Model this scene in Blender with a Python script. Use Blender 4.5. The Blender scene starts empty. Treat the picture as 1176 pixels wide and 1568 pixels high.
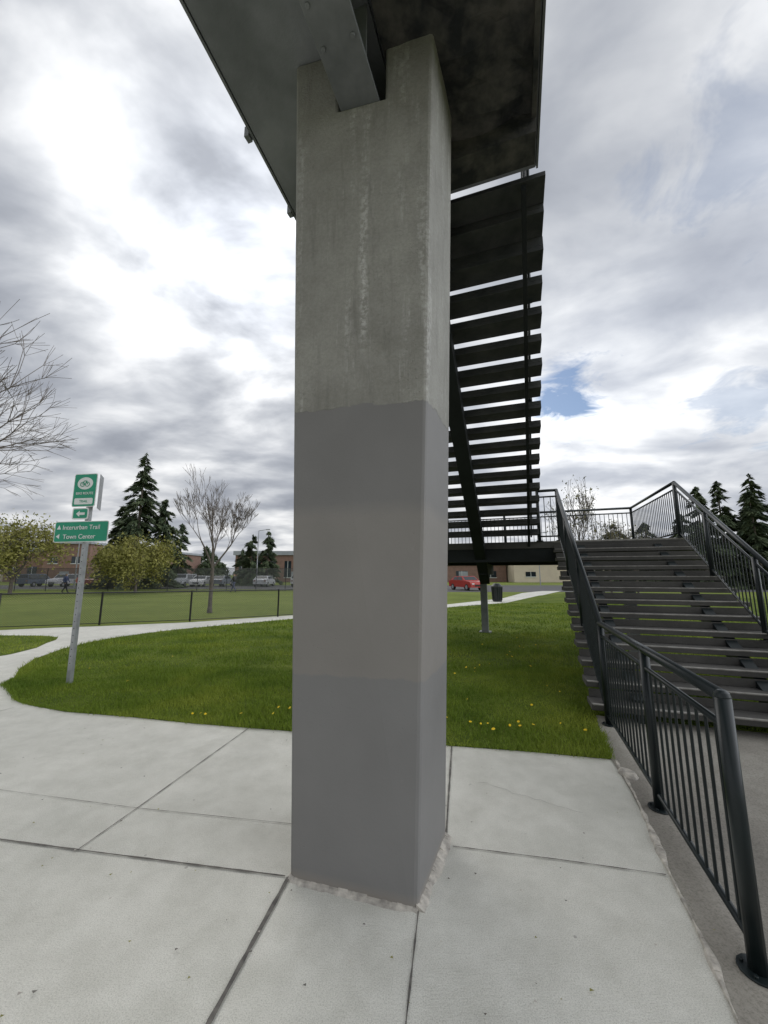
import bpy, math, random
import numpy as np
from mathutils import Vector, Matrix
import mathutils, bmesh
random.seed(7); rng=np.random.default_rng(7)
S=bpy.context.scene
S.view_settings.view_transform='Standard'; S.view_settings.look='None'; S.view_settings.exposure=0
COL=S.collection

# ---------------------------------------------------------------- materials
def new_mat(name):
    m=bpy.data.materials.new(name); m.use_nodes=True
    nt=m.node_tree; return m,nt,nt.nodes['Principled BSDF']
def N(nt,t,**k):
    n=nt.nodes.new(t)
    for a,b in k.items(): setattr(n,a,b)
    return n
def noise(nt,vec,scale,detail=4,rough=.6,dist=0):
    n=N(nt,'ShaderNodeTexNoise'); n.inputs['Scale'].default_value=scale
    n.inputs['Detail'].default_value=detail; n.inputs['Roughness'].default_value=rough
    n.inputs['Distortion'].default_value=dist
    if vec is not None: nt.links.new(vec,n.inputs['Vector'])
    return n.outputs['Fac']
def ramp(nt,fac,stops):
    r=N(nt,'ShaderNodeValToRGB'); e=r.color_ramp.elements
    while len(e)<len(stops): e.new(.5)
    for i,(p,c) in enumerate(stops):
        e[i].position=p; e[i].color=(c[0],c[1],c[2],1) if hasattr(c,'__len__') else (c,c,c,1)
    nt.links.new(fac,r.inputs['Fac']); return r.outputs['Color']
def mixc(nt,fac,a,b,mode='MIX'):
    m=N(nt,'ShaderNodeMix',data_type='RGBA',blend_type=mode)
    for s,v in ((m.inputs[0],fac),(m.inputs[6],a),(m.inputs[7],b)):
        if hasattr(v,'is_linked'): nt.links.new(v,s)
        elif hasattr(v,'__len__'): s.default_value=(v[0],v[1],v[2],1)
        else: s.default_value=v
    return m.outputs[2]
def mth(nt,op,a,b=0,clamp=False):
    m=N(nt,'ShaderNodeMath',operation=op); m.use_clamp=clamp
    for s,v in ((m.inputs[0],a),(m.inputs[1],b)):
        if hasattr(v,'is_linked'): nt.links.new(v,s)
        else: s.default_value=v
    return m.outputs[0]
def bump(nt,b,h,strength,dist=.01):
    n=N(nt,'ShaderNodeBump'); n.inputs['Strength'].default_value=strength; n.inputs['Distance'].default_value=dist
    nt.links.new(h,n.inputs['Height']); nt.links.new(n.outputs[0],b.inputs['Normal'])
def pmat(name,c1,c2=None,scale=3,rough=.8,bs=0,bscale=60,metal=0,lo=.35,hi=.65,spec=.5):
    m,nt,b=new_mat(name)
    co=N(nt,'ShaderNodeTexCoord').outputs['Object']
    b.inputs['Roughness'].default_value=rough; b.inputs['Metallic'].default_value=metal
    b.inputs['Specular IOR Level'].default_value=spec
    if c2 is None: c2=tuple(x*.75 for x in c1)
    f=noise(nt,co,scale,4,.65)
    nt.links.new(ramp(nt,f,[(lo,c2),(hi,c1)]),b.inputs['Base Color'])
    if bs: bump(nt,b,noise(nt,co,bscale,3,.7),bs)
    return m
M={}
M['steel']=pmat('painted_steel_dark',(.014,.021,.022),(.009,.014,.015),4,.33,spec=.4)
M['stringer']=pmat('stringer_steel',(.02,.024,.024),(.014,.016,.016),2,.7,spec=.2)
M['girder']=pmat('girder_paint',(.19,.20,.20),(.12,.13,.13),3,.5,.15,20)
M['soffit']=pmat('deck_soffit_concrete',(.24,.25,.255),(.14,.15,.15),1.3,.85,.2,40)
M['rusty']=pmat('weathered_underside',(.085,.08,.07),(.015,.017,.018),2.6,.9,.6,12,lo=.42,hi=.6)
M['treadpan']=pmat('tread_pan_steel',(.055,.057,.055),(.022,.025,.026),3.5,.6,.4,14)
M['galv']=pmat('galvanised_steel',(.42,.43,.44),(.3,.31,.32),8,.45,0,metal=.4)
M['white']=pmat('white_sign_paint',(.78,.8,.78),(.7,.72,.7),4,.4)
M['green']=pmat('sign_green',(.01,.30,.17),(.01,.26,.15),4,.4)
M['brick']=pmat('red_brown_brick',(.27,.165,.13),(.20,.125,.10),1.5,.9)
M['tanwall']=pmat('tan_wall',(.66,.57,.44),(.58,.50,.39),.5,.9)
M['roof']=pmat('grey_roof',(.36,.38,.41),(.28,.3,.32),.5,.7)
M['glass']=pmat('window_glass',(.03,.04,.05),(.02,.025,.03),.3,.1)
M['bark']=pmat('bark',(.15,.125,.105),(.08,.07,.06),8,.9,.3,30)
M['twig']=pmat('twig_bark',(.20,.17,.15),(.12,.10,.09),3,.9)
M['tire']=pmat('tyre_rubber',(.02,.02,.02),(.015,.015,.015),3,.8)
M['post']=pmat('fence_post',(.03,.032,.032),(.02,.02,.02),3,.5)
M['joint']=pmat('joint_filler',(.17,.16,.14),(.07,.065,.06),20,.95)
M['mortar']=pmat('pale_mortar',(.62,.58,.51),(.30,.28,.25),14,.95,.6,50)
M['asphalt']=pmat('asphalt',(.09,.09,.092),(.065,.065,.067),1,.9)
M['blue']=pmat('blue_canvas',(.03,.12,.5),(.03,.1,.42),2,.7)
M['skin']=pmat('skin',(.42,.27,.2),(.38,.24,.18),4,.6)
M['hair']=pmat('hair',(.04,.028,.02),(.03,.02,.015),20,.7)
def leaf(name,a,b_,sc):
    m,nt,b=new_mat(name)
    co=N(nt,'ShaderNodeTexCoord').outputs['Object']
    f=noise(nt,co,sc,3,.7)
    nt.links.new(ramp(nt,f,[(.35,a),(.65,b_)]),b.inputs['Base Color'])
    b.inputs['Roughness'].default_value=.7
    b.inputs['Specular IOR Level'].default_value=.2
    return m
M['needle']=leaf('conifer_needles',(.038,.06,.034),(.12,.15,.075),1.1)
M['olive']=leaf('spring_leaves_olive',(.14,.145,.035),(.33,.31,.09),1.2)
M['bud']=leaf('budding_leaves',(.11,.11,.04),(.24,.22,.08),2)
M['dandelion']=leaf('dandelion_petals',(.75,.5,.02),(.85,.6,.03),3)
def blade_mat():
    m,nt,b=new_mat('grass_blades')
    co=N(nt,'ShaderNodeTexCoord').outputs['Object']
    c=ramp(nt,noise(nt,co,.7,3,.6),[(.35,(.12,.20,.022)),(.5,(.20,.285,.035)),(.66,(.31,.37,.055))])
    f=ramp(nt,noise(nt,co,60,2,.7),[(.3,(.6,.65,.5)),(.62,(1.15,1.1,1.05))])
    c=mixc(nt,1,c,f,'MULTIPLY')
    dry=ramp(nt,noise(nt,co,85,2,.5),[(.66,0),(.70,1)])
    c=mixc(nt,mth(nt,'MULTIPLY',dry,.6),c,(.36,.32,.15))
    nt.links.new(c,b.inputs['Base Color']); b.inputs['Roughness'].default_value=.7; b.inputs['Specular IOR Level'].default_value=.2
    return m
M['blade']=blade_mat()

def concrete(name,base,dark,pale,stain=.5,fs=190,bs=.4):
    m,nt,b=new_mat(name)
    co=N(nt,'ShaderNodeTexCoord').outputs['Object']
    big=ramp(nt,noise(nt,co,.55,4,.6,.4),[(.3,dark),(.5,base),(.72,pale)])
    med=ramp(nt,noise(nt,co,4.5,6,.7),[(.3,(.86,.86,.845)),(.62,(1.03,1.03,1.03))])
    fine=ramp(nt,noise(nt,co,fs,2,.8),[(.32,(.66,.66,.64)),(.5,(1,1,1)),(.75,(1.16,1.16,1.16))])
    c=mixc(nt,1,big,med,'MULTIPLY'); c=mixc(nt,.9,c,fine,'MULTIPLY')
    v=N(nt,'ShaderNodeTexVoronoi'); v.inputs['Scale'].default_value=3.1; nt.links.new(co,v.inputs['Vector'])
    sp=mth(nt,'LESS_THAN',v.outputs['Distance'],.03)
    c=mixc(nt,mth(nt,'MULTIPLY',sp,stain),c,(.18,.17,.15))
    nt.links.new(c,b.inputs['Base Color']); b.inputs['Roughness'].default_value=.8
    mp=N(nt,'ShaderNodeMapping'); mp.inputs['Scale'].default_value=(14,110,25); mp.inputs['Rotation'].default_value=(0,0,.9)
    nt.links.new(co,mp.inputs['Vector'])
    h=mth(nt,'ADD',noise(nt,mp.outputs[0],1,3,.6,.6),noise(nt,co,120,3,.7))
    bump(nt,b,h,bs,.005)
    return m
M['conc']=concrete('sidewalk_concrete',(.63,.62,.56),(.54,.535,.48),(.72,.71,.645),bs=.55)
M['conc2']=concrete('old_rough_pavement',(.31,.29,.25),(.20,.185,.16),(.42,.40,.35),.5,90,.8)
M['tread']=concrete('stair_tread_concrete',(.075,.072,.066),(.05,.048,.045),(.11,.105,.095),.2)
M['nosing']=pmat('tread_nosing',(.34,.33,.30),(.20,.19,.17),9,.9,.3,60)

def ground_mat(name,a,b_,c_,sc=.5):
    m,nt,b=new_mat(name)
    co=N(nt,'ShaderNodeTexCoord').outputs['Object']
    k=ramp(nt,noise(nt,co,sc,5,.6),[(.3,a),(.55,b_),(.75,c_)])
    k=mixc(nt,.8,k,ramp(nt,noise(nt,co,30,4,.8),[(.3,(.55,.6,.5)),(.65,(1.15,1.12,1.1))]),'MULTIPLY')
    k=mixc(nt,.6,k,ramp(nt,noise(nt,co,1.6,4,.7),[(.35,(.75,.8,.75)),(.65,(1.1,1.05,1.0))]),'MULTIPLY')
    nt.links.new(k,b.inputs['Base Color']); b.inputs['Roughness'].default_value=.95
    b.inputs['Specular IOR Level'].default_value=.1
    bump(nt,b,noise(nt,co,70,3,.8),.6,.03)
    return m
M['field']=ground_mat('field_grass',(.14,.18,.04),(.19,.235,.055),(.25,.265,.09),.25)
M['lawn']=ground_mat('lawn_grass',(.08,.12,.02),(.13,.175,.028),(.18,.22,.045),.8)

def column_mat():
    m,nt,b=new_mat('column_concrete_patched_paint')
    co=N(nt,'ShaderNodeTexCoord').outputs['Object']
    sx=N(nt,'ShaderNodeSeparateXYZ'); nt.links.new(co,sx.inputs[0])
    wob=mth(nt,'MULTIPLY',mth(nt,'SUBTRACT',noise(nt,co,3.5,3,.6),.5),.10)
    wob2=mth(nt,'MULTIPLY',mth(nt,'SUBTRACT',noise(nt,co,30,3,.7),.5),.03)
    z=mth(nt,'ADD',sx.outputs[2],mth(nt,'ADD',wob,wob2))
    raw=ramp(nt,noise(nt,co,1.6,6,.65),[(.3,(.215,.208,.18)),(.5,(.275,.268,.237)),(.7,(.345,.338,.30))])
    raw=mixc(nt,.7,raw,ramp(nt,noise(nt,co,45,5,.8),[(.3,(.70,.70,.68)),(.6,(1.04,1.04,1.04))]),'MULTIPLY')
    mp=N(nt,'ShaderNodeMapping'); mp.inputs['Scale'].default_value=(8,8,.7); mp.inputs['Location'].default_value=(.35,0,0); nt.links.new(co,mp.inputs['Vector'])
    st=ramp(nt,noise(nt,mp.outputs[0],1,4,.7),[(.55,0),(.66,1)])
    mottle=ramp(nt,noise(nt,co,28,4,.75),[(.44,0),(.58,1)])
    run=mth(nt,'SUBTRACT',1,mth(nt,'MULTIPLY',mth(nt,'ABSOLUTE',mth(nt,'ADD',mth(nt,'ADD',sx.outputs[0],.13),mth(nt,'MULTIPLY',wob,.6))),26),True)
    zr=ramp(nt,mth(nt,'MULTIPLY',sx.outputs[2],.2),[(.58,0),(.64,1),(.80,1),(.86,0)])
    run=mth(nt,'MULTIPLY',run,zr)
    stf=mth(nt,'MULTIPLY',mth(nt,'MAXIMUM',mth(nt,'MULTIPLY',st,.5),run),mottle)
    raw=mixc(nt,stf,raw,(.54,.53,.50))
    st2=ramp(nt,noise(nt,mp.outputs[0],1.7,4,.7),[(.32,1),(.45,0)])
    raw=mixc(nt,mth(nt,'MULTIPLY',st2,.35),raw,(.13,.125,.11))
    def paint(c):
        return ramp(nt,noise(nt,co,2.2,3,.5),[(.3,tuple(x*.94 for x in c)),(.7,tuple(x*1.05 for x in c))])
    def step(h,w=.004):
        mr=N(nt,'ShaderNodeMapRange'); nt.links.new(z,mr.inputs[0]); mr.inputs[1].default_value=h-w; mr.inputs[2].default_value=h+w
        return mr.outputs[0]
    c=mixc(nt,step(1.04,.006),paint((.205,.201,.196)),paint((.235,.221,.203)))
    c=mixc(nt,step(1.98,.05),c,paint((.192,.186,.179)))
    top=step(2.62)
    c=mixc(nt,top,c,raw)
    foot=mth(nt,'SUBTRACT',1,mth(nt,'MULTIPLY',sx.outputs[2],16),True)
    c=mixc(nt,mth(nt,'MULTIPLY',foot,.6),c,(.32,.28,.23))
    v2=ramp(nt,noise(nt,co,9,6,.8),[(.66,0),(.74,.35)])
    c=mixc(nt,v2,c,(.33,.31,.28))
    nt.links.new(c,b.inputs['Base Color'])
    b.inputs['Roughness'].default_value=.6
    v=N(nt,'ShaderNodeTexVoronoi'); v.inputs['Scale'].default_value=38; nt.links.new(co,v.inputs['Vector'])
    pit=ramp(nt,v.outputs['Distance'],[(.06,0),(.2,1)])
    pitmask=ramp(nt,noise(nt,co,2.5,3,.5),[(.45,0),(.6,1)])
    h=mth(nt,'ADD',mth(nt,'MULTIPLY',mth(nt,'MULTIPLY',pit,pitmask),1.3),noise(nt,co,60,4,.75))
    h=mth(nt,'MULTIPLY',h,mth(nt,'ADD',mth(nt,'MULTIPLY',top,.8),.2))
    h=mth(nt,'ADD',h,mth(nt,'MULTIPLY',top,-.6))
    bump(nt,b,h,.65,.008)
    return m
M['column']=column_mat()

def chain_mat(wd,name):
    m,nt,b=new_mat(name)
    co=N(nt,'ShaderNodeTexCoord').outputs['UV']
    sx=N(nt,'ShaderNodeSeparateXYZ'); nt.links.new(co,sx.inputs[0])
    def w(op):
        t=mth(nt,'FRACT',mth(nt,'DIVIDE',mth(nt,op,sx.outputs[0],sx.outputs[1]),.07))
        return mth(nt,'LESS_THAN',mth(nt,'ABSOLUTE',mth(nt,'SUBTRACT',t,.5)),wd)
    a=mth(nt,'MAXIMUM',w('ADD'),w('SUBTRACT'))
    b.inputs['Base Color'].default_value=(.09,.095,.095,1)
    nt.links.new(a,b.inputs['Alpha']); return m
M['chain']=chain_mat(.06,'chain_link_mesh'); M['windscreen']=chain_mat(.13,'ballfield_mesh')

# ---------------------------------------------------------------- mesh builder
class MB:
    def __init__(s): s.v=[];s.f=[];s.m=[];s.mats=[]
    def mi(s,m):
        m=M[m] if isinstance(m,str) else m
        if m not in s.mats: s.mats.append(m)
        return s.mats.index(m)
    def face(s,pts,mat):
        i=len(s.v); s.v+= [tuple(p) for p in pts]; s.f.append(tuple(range(i,i+len(pts)))); s.m.append(s.mi(mat))
    def hexa(s,b,t,mat):
        i=len(s.v); s.v+=[tuple(p) for p in list(b)+list(t)]; k=s.mi(mat); n=len(b)
        s.f.append(tuple(i+j for j in reversed(range(n)))); s.f.append(tuple(i+n+j for j in range(n))); s.m+=[k,k]
        for j in range(n):
            s.f.append((i+j,i+(j+1)%n,i+n+(j+1)%n,i+n+j)); s.m.append(k)
    def box(s,x0,x1,y0,y1,z0,z1,mat,T=None):
        P=lambda x,y,z: T(x,y,z) if T else (x,y,z)
        s.hexa([P(x0,y0,z0),P(x1,y0,z0),P(x1,y1,z0),P(x0,y1,z0)],[P(x0,y0,z1),P(x1,y0,z1),P(x1,y1,z1),P(x0,y1,z1)],mat)
    def tube(s,p0,p1,r0,r1=None,n=8,mat='steel',cap=True):
        r1=r0 if r1 is None else r1
        p0=Vector(p0);p1=Vector(p1);d=p1-p0
        if d.length<1e-6:return
        d.normalize(); a=d.orthogonal().normalized(); b=d.cross(a); i=len(s.v);k=s.mi(mat)
        for p,r in ((p0,r0),(p1,r1)):
            for j in range(n):
                t=2*math.pi*j/n; q=p+(a*math.cos(t)+b*math.sin(t))*r; s.v.append(tuple(q))
        for j in range(n): s.f.append((i+j,i+(j+1)%n,i+n+(j+1)%n,i+n+j)); s.m.append(k)
        if cap: s.f.append(tuple(i+j for j in reversed(range(n)))); s.f.append(tuple(i+n+j for j in range(n))); s.m+=[k,k]
    def obj(s,name,parent=None,bevel=0,smooth=False):
        me=bpy.data.meshes.new(name); me.from_pydata(s.v,[],s.f)
        for m in s.mats: me.materials.append(m)
        me.polygons.foreach_set('material_index',s.m)
        if smooth: me.polygons.foreach_set('use_smooth',[len(f)==4 for f in s.f])
        me.update(); o=bpy.data.objects.new(name,me); COL.objects.link(o)
        if bevel:
            bm=o.modifiers.new('bevel','BEVEL'); bm.width=bevel; bm.segments=2; bm.limit_method='ANGLE'
        if parent: o.parent=parent
        return o
def tris_obj(name,V,mat,parent=None,n=3):
    me=bpy.data.meshes.new(name); nv=len(V); nf=nv//n
    me.vertices.add(nv); me.vertices.foreach_set('co',V.astype(np.float32).ravel())
    me.loops.add(nv); me.loops.foreach_set('vertex_index',np.arange(nv,dtype=np.int32))
    me.polygons.add(nf); me.polygons.foreach_set('loop_start',np.arange(0,nv,n,dtype=np.int32))
    me.polygons.foreach_set('loop_total',np.full(nf,n,dtype=np.int32))
    me.materials.append(M[mat]); me.update(); me.validate()
    o=bpy.data.objects.new(name,me); COL.objects.link(o)
    if parent: o.parent=parent
    return o
def empty(name,loc=(0,0,0)):
    o=bpy.data.objects.new(name,None); o.location=loc; COL.objects.link(o); return o
def sheet(name,pts,z,mat,thick=0):
    mb=MB()
    if thick: mb.hexa([(x,y,z-thick) for x,y in pts],[(x,y,z) for x,y in pts],mat)
    else: mb.face([(x,y,z) for x,y in pts],mat)
    return mb.obj(name)

# structure frame: R = across, F = along the bridge
RX,RY=.9455,-.3256; FX,FY=.3256,.9455
def T(r,f,z): return (r*RX+f*FX, r*RY+f*FY, z)

# ---------------------------------------------------------------- ground
sheet('ground',[(-1500,-1500),(1500,-1500),(1500,1500),(-1500,1500)],-.012,'field')
pave=[(-20,-9),(14,-9),(14,3.2),(9,3.2),(4.5,5),(4.4,19.6),(7.0,22.6),(12.5,31),(17.6,39),(15.7,39),(12.27,34.8),(8.2,27.1),(3.67,21.76),(-3.61,15.86),(-6.66,13.51),(-8.99,12.51),(-10.07,12.2),(-11.21,11.64),(-20,8.2)]
def ccw(p):
    a=sum(p[i][0]*p[(i+1)%len(p)][1]-p[(i+1)%len(p)][0]*p[i][1] for i in range(len(p)))
    return p if a>0 else p[::-1]
sheet('sidewalk_pavement',ccw(pave),0,'conc')
lawn=[(-5.75,6.31),(-5.6,5.98),(-5.3,5.75),(-5.0,5.5),(-4.7,5.25),(-4.40,5.10),(-3.77,4.87),(-2.89,4.70),(-2.05,4.50),(-0.93,4.29),(0.63,3.95),(1.27,3.84),(1.99,3.68),(2.2,4.2),(2.44,4.76),(5.8,3.6),(16,0.3),(30,15),(20,38),(12.0,30.4),(7.02,22.6),(3.31,19.61),(-3.29,14.49),(-5.01,12.82),(-6.0,11.85),(-6.5,11.1),(-6.85,10.34),(-7.02,9.6),(-6.98,8.7),(-6.68,7.7),(-6.24,6.93)]
sheet('lawn',lawn,.012,'lawn',.04)
island=[(-12.5,10.9),(-10.03,10.6),(-9.01,10.55),(-8.4,10.3),(-8.15,9.94),(-8.0,9.5),(-7.7,8.9),(-7.6,8.2),(-7.8,7.5),(-8.6,6.9),(-12,5.8),(-18,5),(-19,8)]
sheet('grass_island',ccw(island),.012,'lawn',.04)
padp=[(1.99,3.68),(1.92,3.43),(1.85,3.19),(1.74,2.88),(1.56,2.41),(1.40,1.96),(1.28,1.67),(1.1,.8),(1.0,-2),(1.0,-8.9),(13.9,-8.9),(13.9,.9),(5.8,3.58),(2.45,4.74)]
sheet('stair_foot_pavement',ccw(padp),.005,'conc2')
mb=MB(); cp=[(2.02,3.66),(1.93,3.40),(1.85,3.15),(1.74,2.86),(1.56,2.41),(1.40,1.96),(1.28,1.67),(1.12,.9)]
wp=.02
for a,b in zip(cp,cp[1:]):
    A=Vector((*a,0));B=Vector((*b,0)); k=max(2,int((B-A).length/.03))
    d=(B-A).normalized(); nrm=Vector((d.y,-d.x,0))
    for i in range(k):
        p=A.lerp(B,i/k);q=A.lerp(B,(i+1)/k); w=min(.04,max(.005,wp+random.uniform(-.008,.009))); w1=w; w0=wp; h=random.uniform(.009,.013)
        z=Vector((0,0,h))
        mb.hexa([p-nrm*w0,p+nrm*w0*.6,q+nrm*w1*.6,q-nrm*w1],[p-nrm*w0*.6+z,p+nrm*w0*.3+z,q+nrm*w1*.3+z,q-nrm*w1*.6+z],'mortar'); wp=w
mb.obj('pavement_edging')
mb=MB()
c0=Vector((1.97,3.42,.0)); n=9; pb=[];pt=[]
for i in range(n):
    t=2*math.pi*i/n; rr_=random.uniform(.8,1.15)
    pb.append((c0.x+.07*rr_*math.cos(t),c0.y+.10*rr_*math.sin(t),0)); pt.append((c0.x+.05*rr_*math.cos(t),c0.y+.075*rr_*math.sin(t),.03))
mb.hexa(pb,pt,'mortar'); mb.obj('flat_stone',bevel=.01)
def joint(mb,pts,w,z=.006,jit=0,mat='joint'):
    P=[Vector((*p,0)) for p in pts]
    for a,b in zip(P,P[1:]):
        d=(b-a).normalized(); nn=Vector((-d.y,d.x,0))*w/2; k=max(1,int((b-a).length/.05))
        s1=1
        for i in range(k):
            p=a.lerp(b,i/k);q=a.lerp(b,(i+1)/k)
            s2=1+(random.uniform(-jit,jit)) if jit else 1
            mb.face([tuple((p-nn*s1)+Vector((0,0,z))),tuple((q-nn*s2)+Vector((0,0,z))),tuple((q+nn*s2)+Vector((0,0,z))),tuple((p+nn*s1)+Vector((0,0,z)))],mat); s1=s2
mb=MB()
joint(mb,[(-6.5,3.33),(-2.34,2.64),(-1.8,2.55),(-.53,2.35)],.010,jit=.4)
joint(mb,[(-1.8,2.55),(-1.71,2.96),(-1.42,4.40)],.007,jit=.4)
joint(mb,[(-6.5,3.9),(-2.89,3.19),(-1.71,2.96),(-.48,2.77)],.0035,jit=.5)
joint(mb,[(-.51,2.34),(-.63,1.67),(-.95,-.2),(-1.6,-4)],.020,jit=.25,z=.008)
joint(mb,[(.165,2.13),(.08,1.67),(-.25,-.2),(-.9,-4)],.0065,jit=.5)
joint(mb,[(.64,3.94),(.39,2.70)],.012,jit=.3)
joint(mb,[(.41,2.58),(1.0,2.47),(1.52,2.36)],.006,jit=.5)
joint(mb,[(-4.5,5.0),(-6.0,1.5)],.008,jit=.4)
joint(mb,[(-6,1.2),(-.75,.95)],.008,jit=.3)
joint(mb,[(1.95,1.5),(6,.4)],.008,jit=.3,z=.009)
# hairline cracks
def crack(p,q,w):
    k=14; pts=[]
    for i in range(k+1):
        t=i/k; pts.append((p[0]+(q[0]-p[0])*t+random.gauss(0,.012),p[1]+(q[1]-p[1])*t+random.gauss(0,.012)))
    joint(mb,pts,w,jit=.6)
crack((-2.6,2.1),(-1.5,1.75),.0022); crack((.75,3.3),(1.35,2.9),.002)
mb.obj('pavement_joints')
# litter specks: fallen twigs, leaves, grit on the paving
mb=MB()
for _ in range(240):
    px=random.uniform(-4.5,2.2); py=random.uniform(1.2,4.6)
    if inpoly_ if False else False: pass
    s=random.uniform(.003,.009); a=random.uniform(0,6.28); z=.0095
    if px>1.2 and py<3.5: z=.012
    mb.face([(px+s*math.cos(a+i*2.1)*random.uniform(.6,1.6),py+s*math.sin(a+i*2.1),z+random.uniform(0,.002)) for i in range(3)],random.choice(['bark','olive','joint','mortar']))
mb.obj('pavement_debris')

# ---------------------------------------------------------------- grass blades
def inpoly(x,y,poly):
    r=np.zeros(len(x),bool); n=len(poly)
    for i in range(n):
        x1,y1=poly[i];x2,y2=poly[(i+1)%n]
        c=((y1>y)!=(y2>y))
        with np.errstate(divide='ignore',invalid='ignore'):
            xi=(x2-x1)*(y-y1)/(y2-y1)+x1
        r^=c&(x<xi)
    return r
def blades(x,y,hmin,hmax,w):
    n=len(x)
    patch=.75+.4*np.sin(x*2.1+1.3*np.sin(y*1.7))*np.sin(y*2.6+1.1*np.sin(x*1.3))
    h=rng.uniform(hmin,hmax,n)*patch; a=rng.uniform(0,2*np.pi,n); lean=rng.uniform(.1,.9,n)*h; la=rng.uniform(0,2*np.pi,n)
    V=np.zeros((n,3,3)); z=.010
    V[:,0]=np.c_[x-np.cos(a)*w/2,y-np.sin(a)*w/2,np.full(n,z)]
    V[:,1]=np.c_[x+np.cos(a)*w/2,y+np.sin(a)*w/2,np.full(n,z)]
    V[:,2]=np.c_[x+np.cos(la)*lean,y+np.sin(la)*lean,z+h]
    return V.reshape(-1,3)
def scatter(poly,x0,x1,y0,y1,dens):
    n=int((x1-x0)*(y1-y0)*dens); x=rng.uniform(x0,x1,n); y=rng.uniform(y0,y1,n)
    k=inpoly(x,y,poly); return x[k],y[k]
parts=[]
x,y=scatter(lawn,-6.2,6,3.5,7,3400); parts.append(blades(x,y,.03,.085,.008))
x,y=scatter(lawn,-7.2,9,7,11,1000); parts.append(blades(x,y,.03,.09,.012))
x,y=scatter(lawn,-7.2,13,11,22,240); parts.append(blades(x,y,.03,.09,.024))
for a,b in zip(lawn[:13],lawn[1:14]):
    L=math.dist(a,b); k=int(L*420); t=rng.uniform(0,1,k); off=rng.normal(0,.02,(k,2))
    parts.append(blades(a[0]+(b[0]-a[0])*t+off[:,0],a[1]+(b[1]-a[1])*t+off[:,1],.02,.075,.007))
tris_obj('grass',np.concatenate(parts),'blade')
x,y=scatter(ccw(island),-14,-7.5,5.5,11,400); tris_obj('island_grass',blades(x,y,.03,.08,.014),'blade')
cl=[(1.25,4.25,.5,20),(-1.25,4.75,.25,5),(-2.1,4.62,.25,5),(-.95,5.2,.3,5),(1.0,5.0,.7,14),(2.1,8.5,1.5,20),(-2.5,6,2,6),(1.2,6.5,.8,14)]
mb=MB()
for cx,cy,s,k in cl:
    for _ in range(k):
        px=random.gauss(cx,s);py=random.gauss(cy,s*.6)
        if not inpoly(np.array([px]),np.array([py]),lawn)[0]: continue
        h=random.uniform(.055,.09); r=random.uniform(.010,.019); tx=random.uniform(-.6,.6); ty=random.uniform(-.5,.5)
        up=Vector((tx,ty-.2,1)).normalized(); a=up.orthogonal().normalized(); b=up.cross(a); c=Vector((px,py,h))
        mb.face([tuple(c+(a*math.cos(i*math.pi/4)+b*math.sin(i*math.pi/4))*r*random.uniform(.8,1.1)) for i in range(8)],'dandelion')
        mb.tube((px,py,0),c-up*.002,.0015,n=3,mat='blade',cap=False)
mb.obj('dandelions')

# ---------------------------------------------------------------- column
def lerp2(a,b,t): return (a[0]+(b[0]-a[0])*t,a[1]+(b[1]-a[1])*t)
B0=[(-.506,2.34),(.164,2.14),(.385,2.68),(-.285,2.88)]
B1=[(-.654,2.34),(.327,2.12),(.555,2.67),(-.43,2.90)]
def ring(z):
    t=z/4.88; return [(*lerp2(a,b,t),z) for a,b in zip(B0,B1)]
def column(name,off=(0,0)):
    lo=ring(4.88);hi=ring(5.418)
    me=bpy.data.meshes.new(name); me.materials.append(M['column']); bm=bmesh.new()
    pl=[Vector(q) for q in ring(-.1)]; L0=[Vector(q) for q in lo]; H0=[Vector(q) for q in hi]
    def sec(p,t): return p[0].lerp(p[1],t),p[3].lerp(p[2],t)
    ts=[0,.33,.67,1]; G={}
    for key,p in (('b',pl),('l',L0),('h',H0)):
        for i,t in enumerate(ts):
            a,b=sec(p,t); G[key,i,0]=bm.verts.new(a); G[key,i,1]=bm.verts.new(b)
    fn=lambda *k: bm.faces.new([G[x] for x in k])
    for s_ in (0,1):
        for i in range(3): fn(('b',i,s_),('b',i+1,s_),('l',i+1,s_),('l',i,s_))
        for i in (0,2): fn(('l',i,s_),('l',i+1,s_),('h',i+1,s_),('h',i,s_))
    for i in (0,3): fn(('b',i,0),('b',i,1),('l',i,1),('l',i,0))
    for i in range(4): fn(('l',i,0),('l',i,1),('h',i,1),('h',i,0))
    fn(('l',1,0),('l',2,0),('l',2,1),('l',1,1))
    for i in (0,2): fn(('h',i,0),('h',i+1,0),('h',i+1,1),('h',i,1))
    bmesh.ops.recalc_face_normals(bm,faces=bm.faces); bmesh.ops.dissolve_limit(bm,angle_limit=.01,verts=bm.verts,edges=bm.edges)
    bm.to_mesh(me); bm.free(); o=bpy.data.objects.new(name,me); COL.objects.link(o); o.location=(off[0],off[1],0)
    bv=o.modifiers.new('bevel','BEVEL'); bv.width=.022; bv.segments=2; bv.limit_method='ANGLE'
    return o
column('concrete_column')
column('concrete_column',(-11*FX,-11*FY))
mb=MB(); base=[Vector((*p,0)) for p in B0]
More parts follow.
